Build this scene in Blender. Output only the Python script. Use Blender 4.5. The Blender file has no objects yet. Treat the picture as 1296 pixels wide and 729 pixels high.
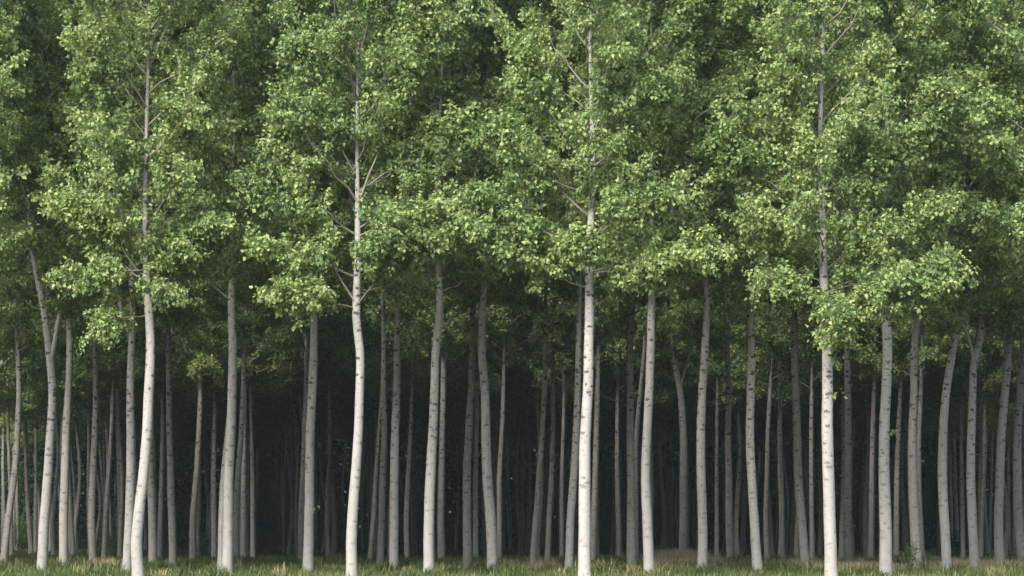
import bpy, math, random
import numpy as np
from mathutils import Vector, noise as mnoise
R = math.radians
rng = np.random.default_rng(11)
random.seed(5)
SC = bpy.context.scene
COL = SC.collection
CAM_H, HOR, F = 1.25, 675.0, 3000.0      # eye height, horizon line and focal length of the photograph (1296 wide)

# ------------------------------------------------------------------ helpers
def nrm(v):
    v = np.asarray(v, float)
    return v / np.maximum(np.linalg.norm(v, axis=-1, keepdims=True), 1e-9)

class Geo:
    """collects vertices, polygons (tris / quads), a per-face tone, a material index and a bark vector per vertex"""
    def __init__(s):
        s.v, s.t, s.q = [], [], []
        s.tt, s.qt, s.tm, s.qm, s.b, s.n = [], [], [], [], [], 0
    def add(s, v, tris=None, quads=None, tone=0.5, mat=0, bark=None):
        v = np.asarray(v, float)
        if tris is not None and len(tris):
            s.t.append(np.asarray(tris) + s.n); s.tt.append(np.broadcast_to(tone, (len(tris),)).astype(float)); s.tm.append(np.full(len(tris), mat))
        if quads is not None and len(quads):
            s.q.append(np.asarray(quads) + s.n); s.qt.append(np.broadcast_to(tone, (len(quads),)).astype(float)); s.qm.append(np.full(len(quads), mat))
        s.v.append(v); s.b.append(bark if bark is not None else np.zeros((len(v), 3))); s.n += len(v)
    def mesh(s, name, mats, smooth_mat=None):
        me = bpy.data.meshes.new(name)
        V = np.concatenate(s.v); B = np.concatenate(s.b)
        T = np.concatenate(s.t) if s.t else np.zeros((0, 3), int)
        Q = np.concatenate(s.q) if s.q else np.zeros((0, 4), int)
        tone = np.concatenate(s.tt + s.qt); mi = np.concatenate(s.tm + s.qm).astype(np.int32)
        nt, nq = len(T), len(Q)
        me.vertices.add(len(V)); me.vertices.foreach_set('co', V.astype(np.float32).ravel())
        me.loops.add(nt * 3 + nq * 4)
        me.loops.foreach_set('vertex_index', np.concatenate([T.ravel(), Q.ravel()]).astype(np.int32))
        me.polygons.add(nt + nq)
        me.polygons.foreach_set('loop_start', np.concatenate([np.arange(nt) * 3, nt * 3 + np.arange(nq) * 4]).astype(np.int32))
        me.polygons.foreach_set('material_index', mi)
        sm = np.zeros(nt + nq, bool) if smooth_mat is None else (mi == smooth_mat)
        me.polygons.foreach_set('use_smooth', sm)
        a = me.attributes.new('tone', 'FLOAT', 'FACE'); a.data.foreach_set('value', tone.astype(np.float32))
        a = me.attributes.new('bark', 'FLOAT_VECTOR', 'POINT'); a.data.foreach_set('vector', B.astype(np.float32).ravel())
        for m in mats: me.materials.append(m)
        me.update(calc_edges=True)
        return me

def tube(g, P, rad, n=6, mat=0, h0=0.0, wob=0.0, seed=0.0, cap=False):
    P = np.asarray(P, float); rad = np.asarray(rad, float)
    T = nrm(np.gradient(P, axis=0))
    ref = np.array([0, 1.0, 0]) if abs(T[0][1]) < 0.8 else np.array([1.0, 0, 0])
    U = nrm(ref[None] - T * (T @ ref)[:, None]); W = np.cross(T, U)
    a = np.linspace(0, 2 * np.pi, n, endpoint=False)
    ca, sa = np.cos(a), np.sin(a)
    rr = rad[:, None] * np.ones(n)[None]
    hh = h0 + np.concatenate([[0], np.cumsum(np.linalg.norm(np.diff(P, axis=0), axis=1))])
    if wob:
        rr = rr * (1 + wob * (np.sin(a[None] * 2 + seed + hh[:, None] * 0.9) * 0.6 + np.sin(a[None] * 3 - seed * 2 + hh[:, None] * 2.3) * 0.4
                              + np.sin(seed * 5 + hh[:, None] * 5.1 + a[None]) * 0.5))
    V = P[:, None] + rr[..., None] * (ca[None, :, None] * U[:, None] + sa[None, :, None] * W[:, None])
    B = np.zeros_like(V); B[..., 0] = ca[None] + seed * 3; B[..., 1] = sa[None] + seed * 7; B[..., 2] = hh[:, None]
    i = np.arange(len(P) - 1)[:, None] * n; j = np.arange(n)[None]; k = (np.arange(n)[None] + 1) % n
    Q = np.stack([i + j, i + k, i + n + k, i + n + j], -1).reshape(-1, 4)
    g.add(V.reshape(-1, 3), quads=Q, mat=mat, bark=B.reshape(-1, 3))

def leaves(g, P, out, size, rg, droop=0.55, mat=0, tone=None):
    """folded deltoid leaf blades at points P; out = outward direction of each"""
    n = len(P)
    m = nrm(out * 0.55 + rg.normal(0, 0.55, (n, 3)) + np.array([0, 0, -droop]))
    nn = nrm(out * 0.35 + np.array([0, 0, 0.75]) + rg.normal(0, 0.50, (n, 3)))
    nn = nrm(nn - m * (nn * m).sum(1)[:, None]); s = np.cross(m, nn)
    L = (size * rg.uniform(0.62, 1.2, n))[:, None]; W = L * rg.uniform(0.40, 0.50, (n, 1))
    c = P + m * L * 0.25
    a = c + m * L * 0.32 + s * W + nn * L * 0.12
    b = c + m * L * 0.32 - s * W + nn * L * 0.12
    t = c + m * L * 1.05 - nn * L * 0.08
    V = np.stack([c, a, t, b], 1).reshape(-1, 3)
    i = np.arange(n)[:, None] * 4
    tr = np.concatenate([i + [[0, 1, 2]], i + [[0, 2, 3]]], 1).reshape(-1, 3)
    tn = rg.uniform(0, 1, n) if tone is None else tone
    g.add(V, tris=tr, tone=np.repeat(tn, 2), mat=mat)

# ------------------------------------------------------------------ materials
def newmat(name):
    m = bpy.data.materials.new(name); m.use_nodes = True
    nt = m.node_tree
    for n in list(nt.nodes): nt.nodes.remove(n)
    return m, nt, nt.nodes, nt.links

def ramp(N, pts, interp='LINEAR'):
    r = N.new('ShaderNodeValToRGB'); r.color_ramp.interpolation = interp
    e = r.color_ramp.elements
    while len(e) < len(pts): e.new(0.5)
    for k, (p, c) in enumerate(pts):
        e[k].position = p; e[k].color = (*c, 1) if len(c) == 3 else c
    return r

def math_node(N, Lk, op, a, b=None, c=None):
    n = N.new('ShaderNodeMath'); n.operation = op
    for i, x in enumerate((a, b, c)):
        if x is None: continue
        if isinstance(x, (int, float)): n.inputs[i].default_value = x
        else: Lk.new(x, n.inputs[i])
    return n.outputs[0]

def leaf_material(name, pts, trans=0.36, rough=0.5, spec=0.35, tint_obj=True, noise_scale=0.9):
    m, nt, N, Lk = newmat(name)
    at = N.new('ShaderNodeAttribute'); at.attribute_name = 'tone'
    geo = N.new('ShaderNodeNewGeometry')
    nz = N.new('ShaderNodeTexNoise'); nz.inputs['Scale'].default_value = noise_scale; nz.inputs['Detail'].default_value = 2
    Lk.new(geo.outputs['Position'], nz.inputs['Vector'])
    oi = N.new('ShaderNodeObjectInfo')
    f = math_node(N, Lk, 'MULTIPLY', at.outputs['Fac'], 0.62)
    f = math_node(N, Lk, 'MULTIPLY_ADD', nz.outputs['Fac'], 0.45, f)
    f = math_node(N, Lk, 'MULTIPLY_ADD', oi.outputs['Random'], 0.16, f)
    f = math_node(N, Lk, 'SUBTRACT', f, 0.10)
    r = ramp(N, pts); Lk.new(f, r.inputs[0])
    p = N.new('ShaderNodeBsdfPrincipled'); p.inputs['Roughness'].default_value = rough
    p.inputs['Specular IOR Level'].default_value = spec
    Lk.new(r.outputs[0], p.inputs['Base Color'])
    hs = N.new('ShaderNodeHueSaturation'); hs.inputs['Hue'].default_value = 0.492; hs.inputs['Saturation'].default_value = 1.15; hs.inputs['Value'].default_value = 1.25
    Lk.new(r.outputs[0], hs.inputs['Color'])
    t = N.new('ShaderNodeBsdfTranslucent'); Lk.new(hs.outputs[0], t.inputs['Color'])
    mx = N.new('ShaderNodeMixShader'); mx.inputs[0].default_value = trans
    Lk.new(p.outputs[0], mx.inputs[1]); Lk.new(t.outputs[0], mx.inputs[2])
    o = N.new('ShaderNodeOutputMaterial'); Lk.new(mx.outputs[0], o.inputs[0])
    return m

M_LEAF = leaf_material('poplar_leaf', [(0.0, (0.074, 0.142, 0.060)), (0.33, (0.162, 0.248, 0.090)), (0.56, (0.282, 0.366, 0.126)),
                                       (0.82, (0.395, 0.450, 0.172)), (1.0, (0.47, 0.49, 0.23))])
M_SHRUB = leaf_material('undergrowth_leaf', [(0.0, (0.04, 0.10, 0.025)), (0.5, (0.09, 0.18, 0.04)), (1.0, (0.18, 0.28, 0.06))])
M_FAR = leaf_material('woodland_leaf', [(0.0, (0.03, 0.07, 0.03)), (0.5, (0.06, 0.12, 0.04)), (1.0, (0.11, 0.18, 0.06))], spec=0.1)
M_GRASS = leaf_material('grass_blade', [(0.0, (0.036, 0.066, 0.016)), (0.35, (0.090, 0.130, 0.034)), (0.60, (0.20, 0.22, 0.075)),
                                        (0.78, (0.38, 0.33, 0.17)), (1.0, (0.58, 0.48, 0.30))], trans=0.3, rough=0.6, spec=0.25, noise_scale=0.35)

def bark_material(name, light, dark, mark, amount=1.0):
    m, nt, N, Lk = newmat(name)
    at = N.new('ShaderNodeAttribute'); at.attribute_name = 'bark'
    def mapped(sx, sz, off=0.0):
        mp = N.new('ShaderNodeMapping'); mp.inputs['Scale'].default_value = (sx, sx, sz); mp.inputs['Location'].default_value = (off, off * 2, off * 3)
        Lk.new(at.outputs['Vector'], mp.inputs['Vector']); return mp.outputs[0]
    # warped coordinates for irregular marks
    wz = N.new('ShaderNodeTexNoise'); wz.inputs['Scale'].default_value = 3.5; wz.inputs['Detail'].default_value = 3
    Lk.new(at.outputs['Vector'], wz.inputs['Vector'])
    wv = N.new('ShaderNodeVectorMath'); wv.operation = 'MULTIPLY_ADD'; wv.inputs[1].default_value = (0.34, 0.34, 0.09)
    Lk.new(wz.outputs['Color'], wv.inputs[0]); Lk.new(at.outputs['Vector'], wv.inputs[2])
    # base mottling: broad bands and fine grain
    n1 = N.new('ShaderNodeTexNoise'); n1.inputs['Scale'].default_value = 1.0; n1.inputs['Detail'].default_value = 5; n1.inputs['Roughness'].default_value = 0.65
    Lk.new(mapped(0.9, 2.6, 3.1), n1.inputs['Vector'])
    n2 = N.new('ShaderNodeTexNoise'); n2.inputs['Scale'].default_value = 1.0; n2.inputs['Detail'].default_value = 6; n2.inputs['Roughness'].default_value = 0.7
    Lk.new(mapped(2.2, 24.0, 1.7), n2.inputs['Vector'])
    mixf = math_node(N, Lk, 'MULTIPLY', n1.outputs['Fac'], 0.6)
    mixf = math_node(N, Lk, 'MULTIPLY_ADD', n2.outputs['Fac'], 0.4, mixf)
    r = ramp(N, [(0.30, dark), (0.48, tuple(0.5 * (a + b) for a, b in zip(dark, light))), (0.66, light)]); Lk.new(mixf, r.inputs[0])
    # dark branch scars: lens shaped, wider than tall
    def scars(sx, sz, thr, soft, off):
        mp = N.new('ShaderNodeMapping'); mp.inputs['Scale'].default_value = (sx, sx, sz); mp.inputs['Location'].default_value = (off, off, off)
        Lk.new(wv.outputs[0], mp.inputs['Vector'])
        vo = N.new('ShaderNodeTexVoronoi'); vo.feature = 'F1'; vo.inputs['Scale'].default_value = 1.0; vo.inputs['Randomness'].default_value = 0.9
        Lk.new(mp.outputs[0], vo.inputs['Vector'])
        mr = N.new('ShaderNodeMapRange'); mr.inputs['From Min'].default_value = thr - soft; mr.inputs['From Max'].default_value = thr + soft
        mr.inputs['To Min'].default_value = 1; mr.inputs['To Max'].default_value = 0
        Lk.new(vo.outputs['Distance'], mr.inputs['Value']); return mr.outputs[0]
    s1 = scars(0.46, 7.5, 0.30, 0.05, 0.3)
    mk = N.new('ShaderNodeTexNoise'); mk.inputs['Scale'].default_value = 1.0; mk.inputs['Detail'].default_value = 1; Lk.new(mapped(1.0, 3.2, 9.3), mk.inputs['Vector'])
    mr = N.new('ShaderNodeMapRange'); mr.inputs['From Min'].default_value = 0.40; mr.inputs['From Max'].default_value = 0.48; Lk.new(mk.outputs['Fac'], mr.inputs['Value'])
    s1 = math_node(N, Lk, 'MULTIPLY', s1, mr.outputs[0])
    s2 = scars(0.9, 15.0, 0.26, 0.10, 5.2)
    # more marks higher up the trunk than at the smooth foot
    sep = N.new('ShaderNodeSeparateXYZ'); Lk.new(at.outputs['Vector'], sep.inputs[0])
    up = N.new('ShaderNodeMapRange'); up.inputs['From Min'].default_value = 1.0; up.inputs['From Max'].default_value = 6.0
    up.inputs['To Min'].default_value = 0.25; up.inputs['To Max'].default_value = 1.0; Lk.new(sep.outputs['Z'], up.inputs['Value'])
    s2 = math_node(N, Lk, 'MULTIPLY', s2, 0.55)
    s = math_node(N, Lk, 'MAXIMUM', s1, s2)
    s = math_node(N, Lk, 'MULTIPLY', s, up.outputs[0]); s = math_node(N, Lk, 'MULTIPLY', s, amount)
    mc = N.new('ShaderNodeMix'); mc.data_type = 'RGBA'; mc.inputs['B'].default_value = (*mark, 1)
    Lk.new(s, mc.inputs['Factor']); Lk.new(r.outputs[0], mc.inputs['A'])
    # each tree a little lighter or darker
    oi = N.new('ShaderNodeObjectInfo')
    hs = N.new('ShaderNodeHueSaturation'); v = math_node(N, Lk, 'MULTIPLY_ADD', oi.outputs['Random'], 0.24, 0.86); Lk.new(v, hs.inputs['Value'])
    Lk.new(mc.outputs['Result'], hs.inputs['Color'])
    bp = N.new('ShaderNodeBump'); bp.inputs['Strength'].default_value = 0.5; bp.inputs['Distance'].default_value = 0.012
    hgt = math_node(N, Lk, 'MULTIPLY_ADD', s, -0.8, n2.outputs['Fac']); Lk.new(hgt, bp.inputs['Height'])
    p = N.new('ShaderNodeBsdfPrincipled'); p.inputs['Roughness'].default_value = 0.85; p.inputs['Specular IOR Level'].default_value = 0.2
    Lk.new(hs.outputs[0], p.inputs['Base Color']); Lk.new(bp.outputs[0], p.inputs['Normal'])
    o = N.new('ShaderNodeOutputMaterial'); Lk.new(p.outputs[0], o.inputs[0])
    return m
M_BARK = bark_material('poplar_bark', (0.355, 0.333, 0.302), (0.22, 0.204, 0.182), (0.045, 0.038, 0.032))
M_BARK_LIT = bark_material('lit_poplar_bark', (0.40, 0.378, 0.345), (0.285, 0.268, 0.243), (0.06, 0.05, 0.042), 0.95)  # lighter copy of the bark: front light put into the colour
M_TWIG = bark_material('poplar_twig', (0.27, 0.245, 0.205), (0.16, 0.14, 0.115), (0.07, 0.06, 0.045))

def ground_material():
    m, nt, N, Lk = newmat('grove_floor')
    tc = N.new('ShaderNodeTexCoord')
    n1 = N.new('ShaderNodeTexNoise'); n1.inputs['Scale'].default_value = 0.45; n1.inputs['Detail'].default_value = 8; n1.inputs['Roughness'].default_value = 0.65
    n2 = N.new('ShaderNodeTexNoise'); n2.inputs['Scale'].default_value = 9; n2.inputs['Detail'].default_value = 6
    Lk.new(tc.outputs['Object'], n1.inputs['Vector']); Lk.new(tc.outputs['Object'], n2.inputs['Vector'])
    f = math_node(N, Lk, 'MULTIPLY', n1.outputs['Fac'], 0.65); f = math_node(N, Lk, 'MULTIPLY_ADD', n2.outputs['Fac'], 0.35, f)
    r = ramp(N, [(0.30, (0.030, 0.034, 0.014)), (0.46, (0.050, 0.058, 0.022)), (0.58, (0.085, 0.080, 0.038)), (0.72, (0.17, 0.135, 0.08))]); Lk.new(f, r.inputs[0])
    p = N.new('ShaderNodeBsdfPrincipled'); p.inputs['Roughness'].default_value = 0.95; p.inputs['Specular IOR Level'].default_value = 0.1
    Lk.new(r.outputs[0], p.inputs['Base Color'])
    bp = N.new('ShaderNodeBump'); bp.inputs['Strength'].default_value = 0.6; bp.inputs['Distance'].default_value = 0.05; Lk.new(n2.outputs['Fac'], bp.inputs['Height'])
    Lk.new(bp.outputs[0], p.inputs['Normal'])
    o = N.new('ShaderNodeOutputMaterial'); Lk.new(p.outputs[0], o.inputs[0]); return m
M_GROUND = ground_material()

# ------------------------------------------------------------------ world, sun, camera
SUN_EL, SUN_AZ = R(38), R(206)            # azimuth clockwise from +Y: behind the camera, to its left
w = bpy.data.worlds.new('World'); SC.world = w; w.use_nodes = True
N, Lk = w.node_tree.nodes, w.node_tree.links
bg = N['Background']
sky = N.new('ShaderNodeTexSky'); sky.sky_type = 'NISHITA'; sky.sun_disc = False
sky.sun_elevation = SUN_EL; sky.sun_rotation = SUN_AZ; sky.air_density = 1.0; sky.dust_density = 1.0; sky.ozone_density = 1.0
hs = N.new('ShaderNodeHueSaturation'); hs.inputs['Saturation'].default_value = 0.75
Lk.new(sky.outputs[0], hs.inputs['Color']); Lk.new(hs.outputs[0], bg.inputs['Color'])
bg.inputs['Strength'].default_value = 0.07
sl = bpy.data.lights.new('sun', 'SUN'); sl.energy = 1.5; sl.angle = R(30); sl.color = (1.0, 0.96, 0.88)
so = bpy.data.objects.new('sun', sl); COL.objects.link(so)
sd = Vector((math.sin(SUN_AZ) * math.cos(SUN_EL), math.cos(SUN_AZ) * math.cos(SUN_EL), math.sin(SUN_EL)))
so.rotation_euler = sd.to_track_quat('Z', 'Y').to_euler(); so.location = sd * 60
cd = bpy.data.cameras.new('camera'); cam = bpy.data.objects.new('camera', cd); COL.objects.link(cam); SC.camera = cam
cam.location = (0, 0, CAM_H); cam.rotation_euler = (R(90), 0, 0)
cd.sensor_width = 36; cd.lens = F / 1296 * 36; cd.shift_y = (HOR - 364.5) / 1296; cd.clip_start = 0.5; cd.clip_end = 4000
SC.view_settings.view_transform = 'Standard'; SC.view_settings.look = 'None'; SC.view_settings.gamma = 1
SC.view_settings.exposure = 2.4
SC.render.engine = 'CYCLES'
cy = SC.cycles; cy.max_bounces = 5; cy.diffuse_bounces = 4; cy.transmission_bounces = 4; cy.glossy_bounces = 2
cy.caustics_reflective = cy.caustics_refractive = False; cy.use_denoising = True; cy.denoiser = 'OPENIMAGEDENOISE'; cy.denoising_input_passes = 'RGB_ALBEDO_NORMAL'; cy.denoising_prefilter = 'ACCURATE'
cy.sample_clamp_indirect = 4; cy.use_adaptive_sampling = True; cy.adaptive_threshold = 0.015

# ------------------------------------------------------------------ crowns
def grow_limb(g, P, r0, rg, dens=1.0, leaf=0.095, spread=1.0, start=0.22, tube_n=5):
    """a limb along the points P with twigs and leafy shoots; adds wood (material 1) and leaves (material 0)"""
    P = np.asarray(P, float)
    seg = np.linalg.norm(np.diff(P, axis=0), axis=1); L = seg.sum()
    cum = np.concatenate([[0], np.cumsum(seg)]) / L
    ts = np.linspace(0, 1, 8)
    C = np.stack([np.interp(ts, cum, P[:, k]) for k in range(3)], 1)
    C[1:-1] += rg.normal(0, 0.035, (6, 3)) * min(1, L / 2)
    tube(g, C, r0 * (1 - 0.85 * ts ** 0.8) + 0.004, tube_n, 1, seed=rg.uniform(0, 1))
    nt = max(4, int(L * 6.5 * dens))
    tt = np.sort(rg.uniform(start, 1, nt) ** 0.8); tt[-1] = 1
    at = np.stack([np.interp(tt, ts, C[:, k]) for k in range(3)], 1)
    D = nrm(np.gradient(C, axis=0)); d = np.stack([np.interp(tt, ts, D[:, k]) for k in range(3)], 1)
    side = nrm(np.cross(d, rg.normal(0, 1, (nt, 3)) * [0.5, 0.5, 1.0] + [0, 0, 0.3])) * rg.choice([-1, 1], nt)[:, None]
    td = nrm(d * rg.uniform(0.3, 0.9, (nt, 1)) + side * rg.uniform(0.5, 1.0, (nt, 1)) + [0, 0, 0.15])
    td[-1] = d[-1]
    tl = (rg.uniform(0.28, 0.85, nt) * (1.15 - 0.5 * tt) * min(1.2, 0.5 + L / 4)) * spread
    AP, AO = [], []
    for k in range(nt):
        l = tl[k]
        sag = rg.uniform(0.0, 0.18) * l
        q = np.stack([at[k], at[k] + td[k] * l * 0.5 + [0, 0, 0.03], at[k] + td[k] * l - [0, 0, sag]])
        tube(g, q, [0.009 * (0.6 + r0 * 8), 0.006, 0.003], 3, 1)
        ns = 4 + int(rg.random() < 0.5) + int(l > 0.5)
        for _ in range(ns):                                   # short leafy shoots that carry a clump of leaves
            u = rg.uniform(0.25, 1.0) if _ else 1.0
            b = q[0] + (q[2] - q[0]) * u + [0, 0, 0.03]
            sdir = nrm(td[k] * 0.7 + rg.normal(0, 0.6, 3) + [0, 0, 0.10]); sl_ = rg.uniform(0.10, 0.26)
            m = int(rg.integers(8, 15))
            v = rg.uniform(0.0, 1.0, (m, 1))
            AP.append(b + sdir * v * sl_ + rg.normal(0, 0.055, (m, 3)) - [0, 0, 0.02])
            AO.append(nrm(rg.normal(0, 0.8, (m, 3)) + sdir * 0.8))
    AP = np.concatenate(AP); AO = np.concatenate(AO)
    leaves(g, AP, AO, leaf, rg)

def limb_path(base, az, tilt, L, rg, curve=0.35):
    """starts at base, leaves the stem at tilt from the vertical and bends upwards"""
    n = 6; p = [np.array(base, float)]; t = tilt
    for k in range(n):
        d = np.array([math.cos(az) * math.sin(t), math.sin(az) * math.sin(t), math.cos(t)])
        p.append(p[-1] + d * L / n); t = max(0.15, t - curve / n + rg.normal(0, 0.05)); az += rg.normal(0, 0.07)
    return np.array(p)

def crown_geo(seed, leader, H=13.0, nl=40, Rmax=2.75, dens=1.0, leaf=0.095, low=0.0, skip=None, full=None):
    """leader(h) -> point of the stem at height h above the crown's foot"""
    rg = np.random.default_rng(seed); g = Geo()
    for h in np.linspace(low + 0.4, H, 26):                     # short leafy twigs straight off the stem
        a = rg.uniform(0, 6.28)
        grow_limb(g, limb_path(leader(h), a, R(70), rg.uniform(0.6, 1.1), rg, 0.2), 0.012, rg, 1.3, leaf, 0.8, 0.1, 4)
    for i in range(nl):
        u = (i + rg.uniform(0, 0.8)) / nl
        h = low + u * (H - low)
        if skip and rg.random() < skip(h): continue
        az = i * 2.39996 + rg.uniform(-0.5, 0.5)
        prof = (0.78 + 0.35 * min(1, u / 0.25)) * (1 - max(0, (u - 0.35) / 0.65) ** 1.5 * 0.86)
        tilt = R(66) - R(30) * min(1, u * 1.6) + rg.normal(0, 0.12)
        L = Rmax * prof * rg.uniform(0.72, 1.15) / max(0.62, math.sin(tilt))
        L = min(L, Rmax * 1.5)
        P = limb_path(leader(h), az, tilt, L, rg, 0.15 if u < 0.15 else 0.35)
        grow_limb(g, P, 0.011 + 0.006 * L * (1 - 0.5 * u), rg, dens, leaf)
    return g

# ------------------------------------------------------------------ shared crowns
def straight(h): return np.array([0.0, 0.0, h])
VAR = []
for k in range(8):
    g = crown_geo(100 + k, straight, H=12.5 + (k % 3) * 0.7, nl=44, Rmax=2.7 + 0.2 * (k % 2), dens=1.3, leaf=0.108)
    VAR.append(g.mesh('poplar_crown', [M_LEAF, M_TWIG], 1))

# ------------------------------------------------------------------ trees
GROUP = 'poplars planted in rows'
def tagged(o, label, cat, group=None, kind=None):
    if label: o['label'] = label
    if cat: o['category'] = cat
    if group: o['group'] = group
    if kind: o['kind'] = kind
    return o
def link(name, me, parent=None, loc=(0, 0, 0)):
    o = bpy.data.objects.new(name, me); COL.objects.link(o); o.location = loc
    if parent: o.parent = parent
    return o

RZ = [-0.3, 0.0, 0.15, 0.5, 1.5, 4.0, 7.0, 10.0, 13.0, 17.0, 22.0]
RF = [1.55, 1.32, 1.14, 1.02, 0.97, 0.87, 0.75, 0.44, 0.25, 0.13, 0.04]
BX, BY = {}, {}
def px_path(pts, s, yoff, rg, droop=0.0):
    """pixel polyline (y, x) of a stem at scale s (px per metre) -> heights and x offsets in metres"""
    z = [CAM_H + (HOR - y) / s for y, x in pts]; X = [(x - 648) / s for y, x in pts]
    return np.array(z), np.array(X)

def smooth_interp(zq, z, X):
    """piecewise cubic through the measured points (Catmull-Rom style slopes)"""
    m = np.gradient(X, z)
    out = np.empty_like(zq)
    for i, q in enumerate(zq):
        if q <= z[0]: out[i] = X[0] + m[0] * 0.5 * (q - z[0]); continue
        if q >= z[-1]: out[i] = X[-1] + m[-1] * 0.9 * (1 - math.exp(-(q - z[-1]) / 0.9)); continue
        k = np.searchsorted(z, q) - 1; h = z[k + 1] - z[k]; t = (q - z[k]) / h
        out[i] = (2*t**3-3*t**2+1)*X[k] + (t**3-2*t**2+t)*h*m[k] + (-2*t**3+3*t**2)*X[k+1] + (t**3-t**2)*h*m[k+1]
    return out

def make_tree(label, s, w, pts, cb, seed, H=13.0, mat=None, fork=None, fr=0.62, crown=None, sprouts=(), nside=14, scale=1.0, lean=0.12):
    """s px/m scale (sets the distance), w trunk width in px near the foot, pts [(y, x)...], cb height of the crown's foot"""
    rg = np.random.default_rng(seed)
    z, X = px_path(pts, s, 0, rg)
    Y0 = F / s
    r0 = w / s / 2 / 1.0
    zq = np.concatenate([np.linspace(-0.3, 1.0, 7), np.linspace(1.35, cb + 3, 22), np.linspace(cb + 3.8, cb + H * scale, 9)])
    Xq = smooth_interp(zq, z, X)
    ph = rg.uniform(0, 6.28)
    Yq = lean * np.sin(zq * 0.55 + ph) - lean * math.sin(ph)
    bx = float(np.interp(0.0, zq, Xq)); by = Y0
    root = bpy.data.objects.new('poplar_tree', None); COL.objects.link(root); root.location = (bx, by, 0)
    root.empty_display_size = 0.5
    tagged(root, label, 'tree', GROUP)
    P = np.stack([Xq - bx, Yq - np.interp(0, zq, Yq), zq], 1)
    g = Geo(); tube(g, P, r0 * np.interp(zq * 1.0, RZ, RF), nside, 0, wob=0.045, seed=rg.uniform(0, 9))
    # small branch collars and stubs where lower limbs have dropped
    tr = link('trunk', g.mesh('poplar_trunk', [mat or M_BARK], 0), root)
    def at(h): return np.array([np.interp(h, zq, P[:, 0]), np.interp(h, zq, P[:, 1]), h])
    c0 = at(cb)
    if fork:
        zf, Xf = px_path(fork, s, 0, rg)
        a0 = at(zf[0] - 0.25); zz = np.concatenate([[zf[0] - 0.25], np.linspace(zf[0], zf[-1], 10), [zf[-1] + 2, zf[-1] + 4.5]])
        xx = smooth_interp(zz, zf, Xf - bx); xx[0] = a0[0]
        yy = a0[1] - np.linspace(0, 0.35, len(zz))
        g = Geo(); tube(g, np.stack([xx, yy, zz], 1), r0 * np.interp(zz, RZ, RF) * fr, 10, 0, wob=0.04, seed=rg.uniform(0, 9))
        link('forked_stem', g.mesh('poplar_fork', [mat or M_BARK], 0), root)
    if crown is None:
        me = VAR[seed % len(VAR)]
        c = link('crown', me, root, c0); c.rotation_euler = (0, 0, rg.uniform(0, 6.28)); c.scale = (scale * rg.uniform(0.95, 1.08),) * 2 + (scale * rg.uniform(0.94, 1.04),)
    else:
        crown(root, at, bx, by, s, cb, rg)
    for (sy, sx) in sprouts:
        h = CAM_H + (HOR - sy) / s; a = at(h); dx = (sx - 648) / s - bx - a[0]
        g = Geo(); k = 9
        e = np.array([dx, -0.12, 0.06]); tube(g, np.stack([a, a + e * 0.5, a + e]), [0.008, 0.005, 0.003], 3, 1)
        Q = a + e * rg.uniform(0.5, 1.25, (k, 1)) + rg.normal(0, 0.06, (k, 3))
        leaves(g, Q, np.tile(nrm(e), (k, 1)), 0.11, rg, tone=rg.uniform(0.7, 1, k))
        link('sprout', g.mesh('leaf_sprout', [M_LEAF, M_TWIG], 1), root)
    return root, at

def front_crown(limbs, seed, nl=40, Rmax=2.35, H=13.0):
    """limbs: hand placed [(points [(y, x)...], depth swing in m, radius)] plus random ones for the rest of the crown"""
    def build(root, at, bx, by, s, cb, rg0):
        rg = np.random.default_rng(seed)
        for pts, dy, r in limbs:
            zz = np.array([CAM_H + (HOR - y) / s for y, x in pts]); xx = np.array([(x - 648) / s - bx for y, x in pts])
            a = at(zz[0]); n = len(pts)
            yy = a[1] + np.linspace(0, 1, n) * dy
            P = np.stack([xx, yy, zz], 1); P[0] = a
            g = Geo(); grow_limb(g, P, r * 0.72, rg, 2.4, 0.108, 1.0, 0.16)
            link('limb', g.mesh('poplar_limb', [M_LEAF, M_TWIG], 1), root)
        c0 = at(cb)
        g = crown_geo(seed + 7, lambda h: at(cb + h) - c0, H=H, nl=nl, Rmax=Rmax, dens=1.08, leaf=0.102, low=0.35)
        link('crown', g.mesh('poplar_crown', [M_LEAF, M_TWIG], 1), root, c0)
    return build

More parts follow.
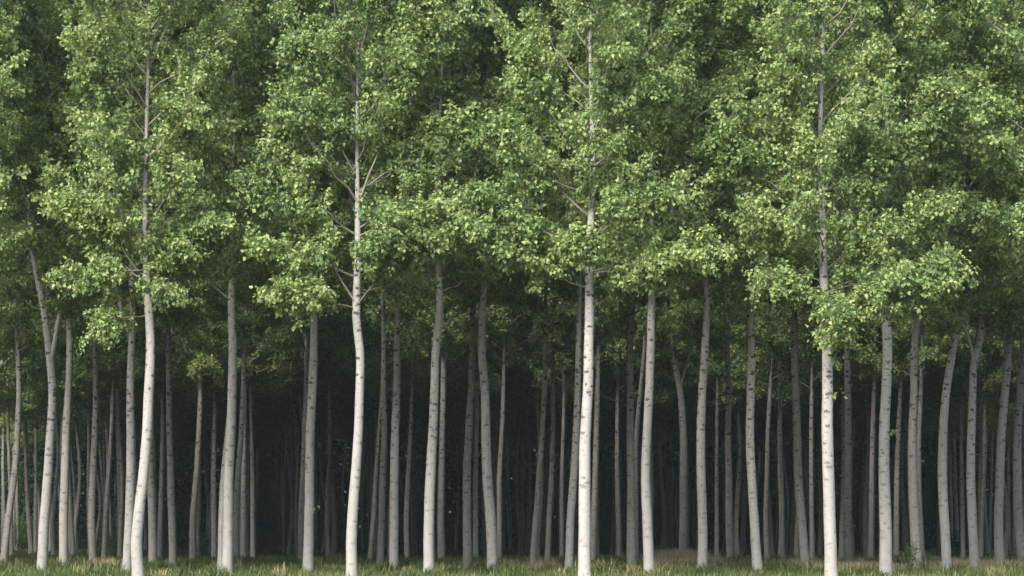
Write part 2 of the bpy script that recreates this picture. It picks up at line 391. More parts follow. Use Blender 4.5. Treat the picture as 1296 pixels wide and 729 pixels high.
C1 = front_crown([([(396, 187), (400, 165), (408, 142), (424, 122)], -0.7, 0.022),
                  ([(398, 187), (370, 205), (330, 226), (260, 255)], -0.4, 0.035),
                  ([(352, 185), (330, 165), (290, 142), (235, 112)], -0.5, 0.032),
                  ([(340, 185), (345, 150), (352, 120), (360, 88)], -1.0, 0.026),
                  ([(372, 186), (372, 200), (376, 218)], -1.2, 0.018),
                  ([(300, 184), (262, 202), (200, 222), (140, 240)], -0.4, 0.034),
                  ([(262, 184), (220, 168), (165, 145), (105, 120)], -0.7, 0.03),
                  ([(290, 184), (285, 150), (270, 105), (258, 70)], -0.6, 0.028),
                  ([(330, 184), (320, 215), (305, 250), (290, 285)], -0.9, 0.026)], 21)
C2 = front_crown([([(386, 452), (335, 425), (275, 395), (215, 372), (150, 352)], -0.5, 0.036),
                  ([(388, 452), (352, 482), (322, 515), (300, 560)], -0.6, 0.026),
                  ([(262, 453), (205, 475), (135, 503), (65, 519), (-5, 532)], -0.4, 0.042),
                  ([(225, 452), (185, 427), (130, 398), (60, 378)], -0.6, 0.036),
                  ([(245, 453), (215, 495), (180, 540), (150, 572)], 0.4, 0.026),
                  ([(392, 452), (388, 418), (380, 385), (382, 352)], -1.2, 0.024),
                  ([(352, 453), (340, 420), (326, 380), (318, 335)], -0.9, 0.028),
                  ([(345, 453), (335, 453), (325, 470), (318, 500)], -1.5, 0.022),
                  ([(300, 453), (285, 500), (272, 540), (266, 575)], -0.8, 0.026),
                  ([(300, 453), (275, 400), (250, 350), (235, 315)], -0.6, 0.03)], 22)
C3 = front_crown([([(366, 745), (362, 775), (350, 805), (345, 835)], -0.5, 0.02),
                  ([(366, 745), (352, 705), (325, 655), (296, 606)], -0.9, 0.028),
                  ([(345, 745), (338, 800), (330, 850), (322, 900)], -1.1, 0.03),
                  ([(310, 747), (300, 700), (280, 650), (250, 600)], -0.6, 0.03),
                  ([(215, 750), (175, 715), (130, 685), (80, 660)], -0.5, 0.032),
                  ([(205, 750), (180, 775), (152, 800), (110, 835)], -0.6, 0.03),
                  ([(190, 750), (170, 762), (120, 775), (60, 790)], -0.4, 0.026),
                  ([(300, 747), (280, 790), (255, 835), (240, 870)], -0.8, 0.026),
                  ([(345, 745), (330, 742), (318, 735), (312, 722)], -1.6, 0.022),
                  ([(250, 748), (232, 700), (205, 660), (170, 632)], -0.9, 0.026)], 23)
C4 = front_crown([([(276, 1040), (245, 1063), (205, 1100), (170, 1150), (120, 1190)], -0.5, 0.04),
                  ([(345, 1041), (318, 1075), (298, 1120), (275, 1172)], -1.1, 0.028),
                  ([(372, 1041), (358, 1090), (350, 1140), (345, 1195)], -1.0, 0.028),
                  ([(385, 1041), (380, 1046), (388, 1046), (408, 1046)], -1.3, 0.02),
                  ([(340, 1041), (310, 1000), (290, 975), (282, 958)], -0.9, 0.024),
                  ([(272, 1040), (245, 990), (225, 945), (165, 915)], -0.6, 0.036),
                  ([(372, 1041), (362, 1005), (356, 985), (366, 968)], -0.9, 0.022),
                  ([(260, 1040), (220, 1020), (160, 990), (110, 975)], -0.8, 0.03),
                  ([(250, 1040), (200, 1060), (140, 1085), (80, 1100)], -0.5, 0.03),
                  ([(382, 1041), (385, 1085), (378, 1130), (370, 1178)], -1.1, 0.024),
                  ([(384, 1041), (380, 1005), (374, 982), (366, 960)], -1.0, 0.022),
                  ([(390, 1041), (394, 1047), (406, 1049), (426, 1046)], -1.0, 0.02),
                  ([(376, 1041), (380, 1070), (372, 1100), (365, 1130)], -1.4, 0.022)], 24)

# measured trunks: (label, px per m, width px, [(y, x)...], crown foot m, extras)
TREES = [
 ('whitest poplar on the left, smooth trunk bowing right, first of four white front trunks', 50, 14.6, [(729,175),(686,173),(658,175),(604,181),(549,185),(494,187),(439,189),(411,188),(384,186),(329,184),(250,183),(180,185),(110,187)], 6.9, dict(mat=M_BARK_LIT, crown=C1, fork=None)),
 ('gleaming white poplar left of centre with S bent trunk, second of four white front trunks', 50, 13.6, [(729,445),(686,445),(658,446),(631,448),(604,450),(549,454),(494,456),(439,456),(411,452),(384,452),(345,453),(280,453),(180,452),(90,453)], 7.0, dict(mat=M_BARK_LIT, crown=C2)),
 ('straight bright white poplar right of centre, third of four white front trunks', 52, 15.6, [(729,740),(658,740),(604,740),(549,741),(494,744),(439,745),(384,746),(340,745),(280,748),(200,750),(120,748)], 7.1, dict(mat=M_BARK_LIT, crown=C3)),
 ('thick white poplar topped by the brightest low hanging foliage, rightmost of four white front trunks', 51, 16.2, [(729,1052),(658,1050),(604,1048),(549,1046),(494,1046),(439,1045),(384,1042),(330,1041),(265,1040),(200,1037),(120,1040)], 6.7, dict(mat=M_BARK_LIT, crown=C4, sprouts=[(505,1055)])),
 ('pale poplar at left whose trunk forks into a V below the leaves', 43, 13.0, [(729,53),(658,57),(604,61),(549,64),(494,66),(450,62),(411,57),(384,53),(351,46),(329,42)], 7.4, dict(fork=[(447,66),(411,73),(373,81),(329,85)])),
 ('grey poplar with spotted upright trunk just right of the V forked one', 40, 11.8, [(725,81),(658,80),(604,81),(549,82),(494,85),(439,87),(384,86),(329,83)], 7.7, {}),
 ('slender grey poplar curving at the left edge of the picture', 36, 9.2, [(714,4),(681,7),(637,12),(593,18),(549,21),(494,24),(439,23),(411,21)], 7.4, {}),
 ('grey straight poplar midway between the V forked trunk and the first white trunk', 35, 9.6, [(716,118),(658,116),(604,117),(549,119),(494,120),(450,119),(400,118)], 7.6, {}),
 ('thin leaning dim trunk half behind the spotted one beside the V fork', 29, 6, [(711,93),(670,91),(625,89),(560,86),(480,85)], 7.6, {}),
 ('narrow dim poplar leaning right, two trunks left of the first white trunk', 27, 7, [(708,132),(658,134),(604,137),(549,140),(494,142)], 7.4, {}),
 ('thin dark poplar showing as a sliver left of the pair with the first white trunk', 24.5, 6, [(703,152),(600,150),(500,149)], 7.4, {}),
 ('grey poplar touching the left side of the first white trunk', 44, 12.0, [(729,160),(658,163),(604,164),(549,164),(494,164),(439,166),(411,168),(360,167)], 7.2, dict(fork=[(425,165),(400,156),(370,150),(340,146)])),
 ('mid grey poplar standing close behind the right side of the first white trunk', 37.6, 10.6, [(722,194),(658,192),(604,190),(549,190),(494,190),(400,190),(350,191)], 7.8, {}),
 ('straight grey poplar, second to the right of the first white trunk', 36, 9.8, [(720,219),(658,218),(604,217),(549,216),(494,215),(439,214),(400,213)], 7.9, {}),
 ('dim thin poplar between the two grey trunks right of the first white trunk', 24.5, 6, [(703,204),(637,205),(549,207),(494,208)], 7.3, {}),
 ('dim curved poplar standing alone, midway between first white trunk and next pale trunk', 29, 8.6, [(709,244),(658,244),(604,248),(549,251),(494,253),(439,253)], 7.5, {}),
 ('pale poplar with gentle rightward curve, brightest between first and second white trunks', 46, 13.4, [(729,288),(658,289),(604,290),(549,293),(494,295),(439,296),(384,294),(329,295)], 7.6, {}),
 ('grey poplar half hidden behind the left side of the pale curved trunk', 42, 9.5, [(728,280),(658,281),(604,283),(549,288),(494,292),(439,293)], 7.8, {}),
 ('dim grey poplar hugging the right side of the pale curved trunk', 31, 8.4, [(713,299),(658,299),(604,301),(549,305),(494,307),(439,308),(400,308)], 7.8, {}),
 ('dim poplar forming a double trunk, second right of the pale curved trunk', 29, 7.8, [(711,308),(604,309),(494,310)], 7.6, {}),
 ('thin shaded poplar, third right of the pale curved trunk beside the dark opening', 27.5, 6.6, [(711,320),(604,319),(530,318)], 7.4, {}),
 ('dim poplar just left of the pale curved trunk, deep in shade', 26.5, 7.4, [(708,271),(604,270),(520,272)], 7.3, {}),
 ('pale grey spotted poplar, nearest on the left of the second white trunk', 44, 13.2, [(729,390),(658,391),(604,392),(549,393),(494,396),(439,398),(395,398),(345,397)], 7.5, dict(sprouts=[(645,398)])),
 ('grey poplar overlapped by the spotted trunk left of the second white trunk', 30.5, 8.8, [(711,382),(658,381),(604,383),(549,385),(494,387),(439,387),(390,386)], 8.2, {}),
 ('rough grey poplar, first right of the second white trunk', 36.5, 9.2, [(720,481),(658,483),(604,484),(549,486),(494,485),(439,485),(390,484)], 8.0, {}),
 ('thin grey poplar leaning right onto the rough trunk beside the second white trunk', 29, 6, [(711,468),(658,472),(604,475),(549,479),(500,483)], 7.9, {}),
 ('mid grey poplar midway between the second white trunk and the next bright trunk', 41.6, 11.8, [(727,498),(658,499),(604,499),(549,500),(494,502),(439,502),(390,503),(340,504)], 7.8, {}),
 ('dim slender poplar bending right, second left of the bright trunk before centre', 28, 6.8, [(708,515),(658,514),(604,516),(549,519),(494,521)], 7.5, {}),
 ('bright pale poplar just left of centre, trunk kinked right beneath its leaves', 46, 13.4, [(729,543),(658,543),(604,545),(549,548),(494,550),(439,552),(411,555),(384,556),(345,555),(270,553),(200,553),(140,558)], 7.5, {}),
 ('dim grey poplar close on the right of the kinked bright trunk', 31.5, 9.2, [(713,559),(658,558),(604,559),(549,560),(494,561),(450,561),(400,560)], 8.0, {}),
 ('grey spotted poplar, left one of the pair left of the picture centre', 39, 11.2, [(724,592),(658,591),(604,591),(549,593),(494,596),(439,598),(400,598)], 8.0, {}),
 ('dark poplar squeezed between the two grey trunks left of the picture centre', 26.5, 7.6, [(708,602),(604,602),(494,604)], 7.3, {}),
 ('pale poplar leaning left as it rises, right one of the pair near centre', 43.5, 13.6, [(729,624),(658,621),(604,617),(549,615),(494,614),(450,610),(411,610),(373,612),(329,614)], 7.7, dict(fork=[(375,612),(360,618),(345,626),(325,634)])),
 ('dim poplar just right of the pale left leaning trunk at centre', 31, 7.2, [(713,632),(658,632),(604,632),(549,635),(494,637),(439,638)], 7.9, {}),
 ('thin pale poplar leaning right, alone right of the picture centre', 39, 7.8, [(724,674),(681,676),(637,680),(604,682),(549,686),(494,689),(439,690)], 7.8, {}),
 ('slender dim poplar right of the thin right leaning one', 29.5, 7.6, [(711,693),(658,695),(604,698),(549,700),(494,700),(460,700)], 7.8, {}),
 ('thin dark poplar between the slender leaning pair and the third white trunk', 26.5, 6, [(708,711),(604,711),(540,713)], 7.3, {}),
 ('curved grey poplar touching the left side of the third white trunk', 42, 10.4, [(728,720),(658,722),(604,726),(549,729),(494,731),(439,732),(390,733)], 7.8, {}),
 ('dim poplar peeping out behind the right side of the third white trunk', 30, 8.6, [(711,750),(604,753),(494,756),(460,757)], 7.9, {}),
 ('grey poplar with rough bark, first clear trunk right of the third white one', 39, 11.6, [(724,799),(658,799),(604,799),(549,798),(494,798),(439,797),(400,799)], 8.0, {}),
 ('shaded poplar merging with the right of the rough trunk, bending right higher up', 33, 7.4, [(716,805),(604,805),(549,806),(494,811),(450,815)], 8.0, {}),
 ('bright speckled poplar with bowed trunk, second clear trunk right of the third white one', 46, 13.2, [(729,822),(658,819),(604,817),(549,819),(494,822),(439,824),(384,825),(345,826),(290,825)], 7.6, {}),
 ('grey poplar splitting into two dark limbs high above dry grass', 33, 11.5, [(716,864),(658,865),(604,865),(549,865),(494,861),(466,856),(439,852),(411,846),(380,842)], 8.0, dict(fork=[(488,862),(466,868),(439,874),(411,878),(380,880)], fr=0.36)),
 ('speckled pale poplar right of the dark limbed one, trunk curving right at top', 44, 12.6, [(729,889),(658,889),(604,887),(549,887),(494,889),(439,893),(384,895),(340,894),(280,893)], 7.7, {}),
 ('thin dark poplar between the speckled pale trunk and the grey one after it', 24.5, 6, [(703,907),(604,907),(505,908)], 7.3, {}),
 ('grey poplar standing back between two pale trunks, fourth left of the last white one', 32, 10.2, [(715,925),(658,923),(604,923),(549,922),(494,923),(450,921),(400,920)], 7.9, {}),
 ('speckled pale poplar leaning left as it rises, midway to the last white trunk', 43, 12.6, [(728,959),(658,955),(604,952),(549,950),(494,951),(439,952),(384,949),(340,950),(280,949)], 7.8, {}),
 ('narrow grey poplar right of the speckled left leaning trunk', 28, 6.8, [(708,971),(658,969),(604,970),(549,971),(494,974),(439,977)], 7.6, {}),
 ('grey poplar leaning left, nearest clear trunk left of the last white one', 39, 12.0, [(724,1020),(658,1015),(604,1011),(549,1010),(494,1008),(439,1006),(400,1006)], 7.9, {}),
 ('thin dim poplar between the left leaning grey trunk and the last white trunk', 28, 6.6, [(708,1028),(604,1027),(494,1028)], 7.5, {}),
 ('thin dark poplar left of the left leaning grey trunk', 26.5, 6, [(708,990),(604,989),(520,987)], 7.3, {}),
 ('spotted grey poplar close on the right of the last white trunk', 34, 11.2, [(717,1075),(658,1073),(604,1073),(549,1073),(494,1072),(439,1071),(395,1071)], 8.1, {}),
 ('thick pale poplar with a tiny leaf sprout halfway up, right of the last white trunk', 47, 15.6, [(729,1121),(658,1120),(604,1118),(549,1118),(494,1121),(439,1123),(395,1122),(340,1122)], 7.3, dict(sprouts=[(548,1129)])),
 ('pale poplar with a leafy shrub at its foot, wavy trunk', 41, 12.8, [(724,1161),(658,1158),(604,1156),(549,1156),(494,1158),(439,1158),(400,1162),(350,1164)], 7.8, dict(sprouts=[(585,1164)])),
 ('dim poplar hugging the right side of the wavy trunk with the shrub', 29, 7.6, [(708,1167),(604,1164),(549,1164),(494,1166)], 7.7, {}),
 ('pale poplar leaning right at the top, fourth trunk from the right edge', 42.5, 12.8, [(727,1199),(658,1196),(604,1194),(549,1195),(494,1199),(466,1203),(439,1207),(400,1208)], 6.8, {}),
 ('pale poplar that splits high up with a side limb, third from the right edge', 41, 12.2, [(726,1234),(658,1231),(604,1230),(549,1231),(494,1233),(461,1234),(428,1242),(400,1244)], 6.9, dict(fork=[(461,1234),(440,1230),(420,1223),(400,1218)], fr=0.42)),
 ('pale poplar curving right, second large trunk from the right edge', 40, 12.8, [(727,1266),(658,1263),(604,1264),(549,1266),(494,1271),(450,1275),(400,1276)], 6.7, {}),
 ('grey poplar cut by the right edge of the picture', 39, 12.6, [(724,1295),(658,1290),(604,1289),(549,1290),(494,1293),(466,1295),(400,1297)], 6.8, {}),
 ('dim poplar right of the thick pale trunk with the leaf sprout', 28, 7.6, [(708,1134),(604,1136),(494,1140)], 7.5, {}),
 ('dim poplar left of the thick pale trunk with the leaf sprout', 28, 7.6, [(708,1102),(604,1104),(494,1107)], 7.5, {}),
 ('thin shaded poplar just right of the high splitting trunk near the right edge', 26, 6, [(703,1241),(604,1244),(520,1245)], 7.3, {}),
 ('thin shaded poplar just left of the high splitting trunk near the right edge', 26, 6, [(706,1219),(604,1218),(520,1217)], 7.3, {}),
]
placed = []
for i, (lab, s, wd, pts, cb, kw) in enumerate(TREES):
    if s >= 40: kw = dict(kw, mat=M_BARK_LIT)  # nearer rows take the bark tone with front light painted in
    if s < 42: kw = dict(kw, scale=1.1); cb += 0.2
    root, at = make_tree(lab, s, wd, pts, cb, 300 + i * 3, nside=16 if s > 38 else 10, **kw)
    placed.append((root.location.x, root.location.y))

# rows that carry on past the frame's edges: crowns reach into the picture
def half(d): return 648 / F * d
def wavy(x, s, rg, k=1.0):
    a = rg.normal(0, 0.10 * k); b = rg.normal(0, 0.14 * k); ph = rg.uniform(0, 6.28)
    out = []
    for zz in (0.1, 1.5, 3.0, 4.5, 6.0, 7.5, 8.5):
        X = x + a * zz * 0.3 + b * math.sin(zz * 0.8 + ph)
        out.append((HOR - (zz - CAM_H) * s, 648 + X * s))
    return out
EDGE = {-1: 'left', 1: 'right'}
ORD = ['first', 'second', 'third', 'fourth', 'fifth', 'sixth', 'seventh', 'eighth', 'ninth', 'tenth', 'eleventh', 'twelfth', 'thirteenth', 'fourteenth',
       'fifteenth', 'sixteenth', 'seventeenth', 'eighteenth', 'nineteenth', 'twentieth', 'twenty first', 'twenty second', 'twenty third', 'twenty fourth',
       'twenty fifth', 'twenty sixth', 'twenty seventh', 'twenty eighth', 'twenty ninth', 'thirtieth'] + ['farther'] * 40
rg = np.random.default_rng(77)
for sd_ in (-1, 1):
    n = 0
    for r in range(11):
        d = 60 + 6 * r
        x = sd_ * (half(d) + rg.uniform(0.4, 2.2) + (0 if r else 0.4))
        if any(math.hypot(x - a, d - b) < 3.0 for a, b in placed): x += sd_ * 2.5
        make_tree(f'poplar rooted beyond the {EDGE[sd_]} edge, only its foliage reaching in, {ORD[n]} row back', F / d, 0.29 * F / d, wavy(x, F / d, rg), 7.4, 900 + r * 5 + sd_, nside=8)
        placed.append((x, d)); n += 1

# the far rows
far = []
for r in range(15):
    d0 = 114 + 4.9 * r
    x0 = (2.15 * r) % 5.3
    for i in range(-14, 15):
        x = x0 + 5.3 * i + rg.normal(0, 0.38); d = d0 + rg.normal(0, 0.35)
        if abs(x) > half(d) + 1.6: continue
        if any(math.hypot(x - a, d - b) < 2.6 for a, b in placed): continue
        placed.append((x, d)); far.append((x, d))
cuts = [(-1e9, 'left of the first white trunk'), ((175 - 648), 'between first and second white trunks'), ((445 - 648), 'between second and third white trunks'),
        ((740 - 648), 'between third and fourth white trunks'), ((1052 - 648), 'right of the fourth white trunk')]
buckets = {}
for x, d in far:
    xp = x * F / d
    z = max(k for k, c in enumerate(cuts) if xp > c[0])
    t = 0 if d < 140 else (1 if d < 162 else 2)
    buckets.setdefault((z, t), []).append((xp, x, d))
TIER = ['dim poplar', 'darker thin poplar deep inside', 'thinnest faint poplar at the far end']
for (z, t), lst in buckets.items():
    for k, (xp, x, d) in enumerate(sorted(lst)):
        s = F / d
        make_tree(f'{TIER[t]}, {ORD[k]} from left {cuts[z][1]}', s, float(rg.uniform(0.24, 0.31)) * s, wavy(x, s, rg, 0.55), float(rg.uniform(7.1, 7.8)), 2000 + int(abs(x) * 31) + int(d), nside=8, scale=1.13)

# ------------------------------------------------------------------ ground
g = Geo()
xs = np.concatenate([np.linspace(-1500, -130, 6), np.linspace(-100, 100, 81), np.linspace(130, 1500, 6)])
ys = np.concatenate([np.linspace(-400, 20, 6), np.linspace(30, 220, 96), np.linspace(232, 400, 15), np.linspace(460, 2500, 8)])
Xg, Yg = np.meshgrid(xs, ys)
def gz(x, y): return 0.03 * np.sin(x * 0.7 + 1.3 * np.sin(y * 0.31)) * np.cos(y * 0.53 + 0.4 * np.sin(x * 0.5))
Zg = np.where((np.abs(Xg) < 101) & (Yg > 29) & (Yg < 221), gz(Xg, Yg), 0)
Zg = Zg + 24 * np.clip((Yg - 214) / 110, 0, 1) ** 1.1
V = np.stack([Xg, Yg, Zg], -1).reshape(-1, 3); nx = len(xs)
i = np.arange(len(ys) - 1)[:, None] * nx + np.arange(nx - 1)[None]
g.add(V, quads=np.stack([i, i + 1, i + nx + 1, i + nx], -1).reshape(-1, 4))
o = link('ground', g.mesh('ground', [M_GROUND], 0)); o['kind'] = 'structure'

# ------------------------------------------------------------------ grass
def blades(g, x, y, h, wd, rg, tone):
    n = len(x); z0 = gz(x, y) - 0.02
    az = rg.uniform(0, 6.283, n); ln = rg.uniform(0.05, 0.75, n) * h
    dx, dy = np.cos(az), np.sin(az); sx, sy = -dy * wd / 2, dx * wd / 2
    b0 = np.stack([x - sx, y - sy, z0], 1); b1 = np.stack([x + sx, y + sy, z0], 1)
    m0 = np.stack([x - sx * .8 + dx * ln * .35, y - sy * .8 + dy * ln * .35, z0 + h * .6], 1); m1 = np.stack([x + sx * .8 + dx * ln * .35, y + sy * .8 + dy * ln * .35, z0 + h * .6], 1)
    t = np.stack([x + dx * ln, y + dy * ln, z0 + h * rg.uniform(0.8, 1.0, n)], 1)
    V = np.stack([b0, b1, m0, m1, t], 1).reshape(-1, 3); i = np.arange(n)[:, None] * 5
    tr = np.concatenate([i + [[0, 1, 3]], i + [[0, 3, 2]], i + [[2, 3, 4]]], 1).reshape(-1, 3)
    g.add(V, tris=tr, tone=np.repeat(tone, 3))
rg = np.random.default_rng(3)
def patch(x, y, f, o=0.0): return 0.5 + 0.5 * np.sin(x * f + 2.1 * np.sin(y * f * 0.7 + o) + o) * np.sin(y * f * 1.3 + 1.7 * np.sin(x * f * 0.9 + o))
g = Geo(); gT = g
for (ya, yb, n, dm) in ((48, 62, 26000, 1.0), (62, 84, 150000, 1.0), (84, 120, 110000, 0.7), (120, 175, 50000, 0.6)):
    y = rg.uniform(ya, yb, n); x = rg.uniform(-1, 1, n) * (y * 0.216 + 6)
    p = patch(x, y, 1.1) * 0.6 + patch(x, y, 3.3, 1.0) * 0.4
    keep = rg.random(n) < (0.25 + 0.9 * p) * dm; x, y, p = x[keep], y[keep], p[keep]
    h = rg.uniform(0.07, 0.24, len(x)) * (0.5 + p * 1.5) * np.where(y > 95, 0.8, 1.0)
    tone = np.clip(rg.normal(0.30, 0.20, len(x)) + 0.45 * (patch(x, y, 0.55, 2.2) - 0.5) + 0.16 * (x / 14), 0, 0.95)
    blades(g, x, y, h, 0.020 * np.where(y > 84, 1.5, 1.0), rg, tone)
for k in range(900):                                        # tussocks
    d = 62 + 34 * rg.random() ** 1.3; X0 = rg.uniform(-1, 1) * (d * 0.216 + 4); n = int(rg.integers(40, 110)); sp = rg.uniform(0.08, 0.26)
    if (math.sin(X0 * 1.7 + d) + math.sin(X0 * 0.6 - d * 0.4)) < -0.5: continue
    blades(gT, X0 + rg.normal(0, sp, n), d + rg.normal(0, sp, n), rg.uniform(0.2, 0.60) * rg.uniform(0.4, 1.1, n), 0.030, rg,
           np.clip(rg.normal(rg.choice([0.05, 0.2, 0.45, 0.8], p=[.35, .3, .2, .15]), 0.13, n), 0, 1))
o = link('grass', g.mesh('grass', [M_GRASS])); tagged(o, 'uneven shaded grass covering the grove floor', None, None, 'stuff')
# dry straw coloured grass gathered round certain feet, at (x px, distance m, spread m, count)
g = Geo()
for (px, d, sp, n, hh) in [(128, 82, .5, 500, .42), (135, 79, .4, 350, .35), (196, 80, .35, 350, .3), (425, 72, .5, 350, .3), (448, 70, .6, 400, .28), (560, 74, .8, 800, .3), (545, 70, .7, 600, .3),
                       (640, 80, .6, 350, .4), (672, 73, .4, 220, .38), (690, 76, .5, 350, .45), (765, 84, .7, 450, .3), (838, 82, .6, 900, .35), (862, 87, .9, 2600, .62), (852, 80, .9, 1500, .45), (880, 84, .7, 1000, .4), (905, 86, .8, 700, .4), (875, 74, .8, 800, .28),
                       (1080, 74, 1.1, 2000, .36), (1105, 72, .9, 1500, .34), (1060, 72, .6, 900, .3), (1018, 77, .5, 600, .4), (1000, 85, 1.2, 700, .35), (1180, 74, .7, 600, .38), (1218, 74, .7, 1200, .42), (1245, 76, .8, 1200, .42), (1275, 74, .8, 1300, .4), (1200, 88, 1.5, 1200, .35), (1130, 90, 1.6, 1000, .35),
                       (60, 70, .8, 350, .22), (330, 72, 1.2, 500, .2), (515, 71, .5, 400, .28), (590, 80, .6, 400, .28), (1290, 72, .6, 700, .4), (735, 71, .5, 350, .2), (15, 72, .7, 300, .22), (245, 90, 1.2, 500, .3), (160, 86, 1.2, 400, .3)]:
    X0 = (px - 648) / (F / d)
    x = X0 + rg.normal(0, sp * .6, n); y = d + rg.normal(0, sp, n)
    blades(g, x, y, hh * rg.uniform(.45, 1.35, n), 0.020, rg, np.clip(rg.normal(1.25, .18, n), .8, 1.6))
o = link('dry_grass', g.mesh('dry_grass', [M_GRASS])); tagged(o, 'straw coloured dry grass tufted round the trunk feet', None, None, 'stuff')

# ------------------------------------------------------------------ shrubs and weeds
def shrub(name, label, cat, px, d, width, height, n, leaf, seed, mat=None, tone=(0.3, 1.0), stems=6, group=None):
    rg = np.random.default_rng(seed); x0 = (px - 648) / (F / d)
    root = bpy.data.objects.new(name, None); COL.objects.link(root); root.location = (x0, d, 0); tagged(root, label, cat, group)
    gs, gl = Geo(), Geo()
    for k in range(stems):
        a = rg.uniform(0, 6.28); rr = rg.uniform(0.2, 1.0) * width / 2; hh = height * rg.uniform(0.55, 1.0)
        T = np.array([math.cos(a) * rr, math.sin(a) * rr, hh]); P = np.stack([[0, 0, -0.05], T * [0.35, 0.35, 0.45], T * [0.75, 0.75, 0.8], T])
        tube(gs, P, np.array([0.014, 0.010, 0.007, 0.003]) * max(1, height), 4, 0)
        m = n // stems; u = rg.uniform(0.18, 1.0, m)
        Q = np.stack([np.interp(u, [0, .4, .75, 1], P[:, c]) for c in range(3)], 1) + rg.normal(0, 0.10 * width + 0.02, (m, 3)) * [1, 1, 0.7]
        Q[:, 2] = np.maximum(Q[:, 2], 0.03)
        leaves(gl, Q, nrm(rg.normal(0, 1, (m, 3)) + [0, 0, .3]), leaf, rg, 0.2, tone=rg.uniform(*tone, m))
    link('stem', gs.mesh('shrub_stem', [M_TWIG], 0), root); link('foliage', gl.mesh('shrub_foliage', [mat or M_SHRUB]), root)
shrub('leafy_shrub', 'small leafy shrub with upright shoots at the foot of the wavy pale trunk', 'shrub', 1152, 70.5, .55, 1.15, 420, .055, 1, tone=(.5, 1), stems=7)
shrub('leafy_shrub', 'low green shrub in front of the wavy pale trunk, right side', 'shrub', 1176, 76, .55, .7, 300, .055, 2, tone=(.5, 1))
shrub('weed_plant', 'small bright weed growing just left of the second white trunk', 'plant', 429, 69.5, .26, .42, 90, .07, 3, tone=(.7, 1), stems=4)
shrub('weed_plant', 'tiny weed standing in grass between left leaning trunk pair and centre', 'plant', 602, 84, .3, .5, 70, .06, 4, stems=3)
for k, (px, d, wd, hh, lab) in enumerate([
    (258, 150, 2.2, 1.3, 'dark low shrub on the shaded floor right of the first white trunk'),
    (404, 150, 2.6, 1.4, 'dark low shrub on the floor just left of the second white trunk'),
    (345, 172, 2.8, 1.6, 'shrub at the foot of the dark opening right of the pale curved trunk'),
    (22, 165, 3.0, 3.2, 'light green shrub glowing near the left edge deep behind the trunks'),
    (1036, 140, 1.6, 1.0, 'dark green shrub just left of the last white trunk'),
    (778, 160, 3.4, 2.0, 'shrub in the gap right of the third white trunk'),
    (1210, 150, 2.0, 1.3, 'dark shrub between the third and fourth trunks from the right edge'),
    (140, 155, 2.4, 1.3, 'dark shrub between the V forked trunk and the first white trunk')]):
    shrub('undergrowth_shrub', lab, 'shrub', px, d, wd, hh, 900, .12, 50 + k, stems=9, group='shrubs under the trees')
for k, (px, d, wd, hh, lab) in enumerate([
    (366, 176, 4.2, 5.6, 'tall green bush seen through the dark opening left of the second white trunk'),
    (772, 178, 4.0, 7.0, 'tall green bush in the gap right of the third white trunk'),
    (520, 182, 3.2, 5.0, 'tall dark bush between the second white trunk and the kinked bright trunk')]):
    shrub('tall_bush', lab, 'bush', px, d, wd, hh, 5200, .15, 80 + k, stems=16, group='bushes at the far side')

# ------------------------------------------------------------------ surrounding woodland that closes the grove at the back and both flanks, plus an added shading strip
rg = np.random.default_rng(9); g = Geo()
def mass(n, fx, size, mat=0):
    P = fx(n); leaves(g, P, nrm(rg.normal(0, 1, (n, 3))), size, rg, 0.1, mat)
def back(n):
    x = rg.uniform(-60, 60, n); y = 190 + rg.gamma(2.0, 2.2, n) + 1.5 * np.sin(x * .35); z = rg.uniform(0, 1, n) ** 0.9 * 19
    return np.stack([x, y, z + 0.05], 1)
def low_back(n):
    x = rg.uniform(-48, 48, n); y = 186.5 + rg.gamma(2.0, 1.6, n) + 1.8 * np.sin(x * .35 + 1); z = rg.uniform(0, 1, n) ** 1.3 * (4.2 + 2 * np.sin(x * .6) + 1.5 * np.sin(x * 1.7))
    return np.stack([x, y, z + 0.05], 1)
def flank(sgn):
    def f(n):
        y = rg.uniform(66, 192, n); x = sgn * (y * 0.216 + 9.5 + rg.gamma(2.0, 2.0, n)); z = rg.uniform(0, 1, n) * 19
        return np.stack([x, y, z + 0.05], 1)
    return f
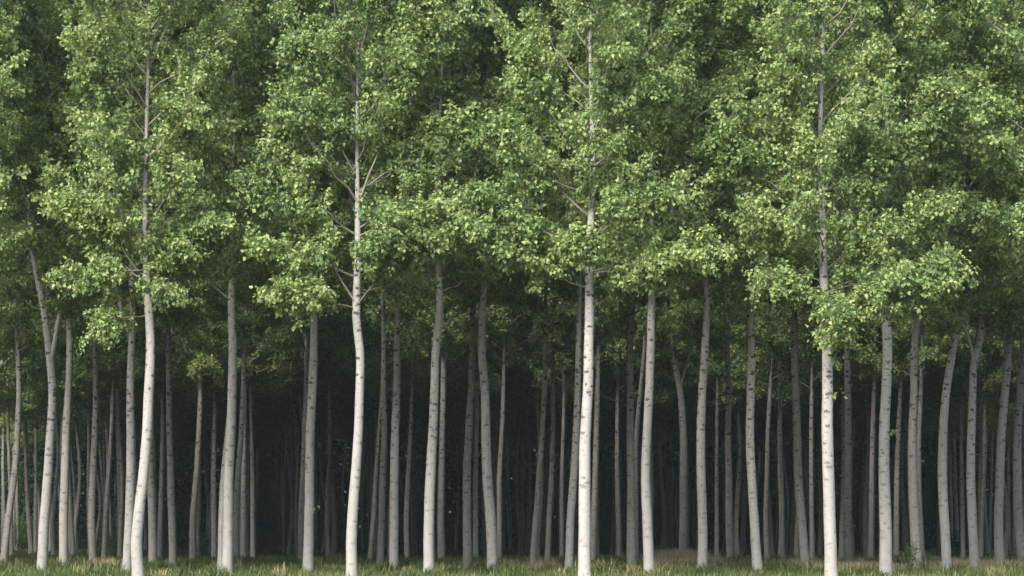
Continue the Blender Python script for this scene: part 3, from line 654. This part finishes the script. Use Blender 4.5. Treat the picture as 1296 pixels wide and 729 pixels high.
mass(330000, back, 0.42); mass(60000, low_back, 0.24); mass(90000, flank(-1), 0.48); mass(90000, flank(1), 0.48)
def behind(n):  # unseen strip behind the camera, added to keep light out of the grove
    x = rg.uniform(-110, 110, n); y = -34 - rg.gamma(2.0, 3.0, n) + 0.0022 * x * x; z = rg.uniform(0, 1, n) * (24 + 2 * np.sin(x * .3) + 1.5 * np.sin(x * .83))
    return np.stack([x, y, z + 0.05], 1)
mass(75000, behind, 0.85)
for k in range(120):
    x = rg.uniform(-50, 50); d = rg.uniform(188, 196)
    P = np.stack([[x, d, 0], [x + rg.normal(0, .2), d, 5], [x + rg.normal(0, .4), d, 12]]); tube(g, P, [.15, .12, .05], 6, 1, seed=k)
o = link('far_woodland_and_shade_strip', g.mesh('far_woodland_and_shade_strip', [M_FAR, M_TWIG], 1)); tagged(o, 'dark far woodland round the poplar grove, plus a shading strip added behind the camera', None, None, 'stuff')

# ------------------------------------------------------------------ the air
m, nt, N, Lk = newmat('haze_air')
pv = N.new('ShaderNodeVolumePrincipled'); pv.inputs['Density'].default_value = 0.00018; pv.inputs['Color'].default_value = (0.80, 0.89, 1.0, 1); pv.inputs['Anisotropy'].default_value = 0.0
o = N.new('ShaderNodeOutputMaterial'); Lk.new(pv.outputs[0], o.inputs['Volume'])
g = Geo(); x0, x1, y0, y1, z0, z1 = -1600, 1600, -420, 2600, -1.2, 34
Vb = np.array([(x, y, z) for z in (z0, z1) for x, y in ((x0, y0), (x1, y0), (x1, y1), (x0, y1))], float)
g.add(Vb, quads=[(0, 3, 2, 1), (4, 5, 6, 7), (0, 1, 5, 4), (1, 2, 6, 5), (2, 3, 7, 6), (3, 0, 4, 7)])
o = link('haze', g.mesh('haze', [m])); tagged(o, 'faint haze in the air of the grove', None, None, 'stuff')
cy.volume_bounces = 1; cy.volume_step_rate = 5; cy.volume_max_steps = 32
print('LEAVES', [len(m.polygons) for m in VAR]); print('TREES', len([o for o in bpy.data.objects if o.name.startswith('poplar_tree')]))
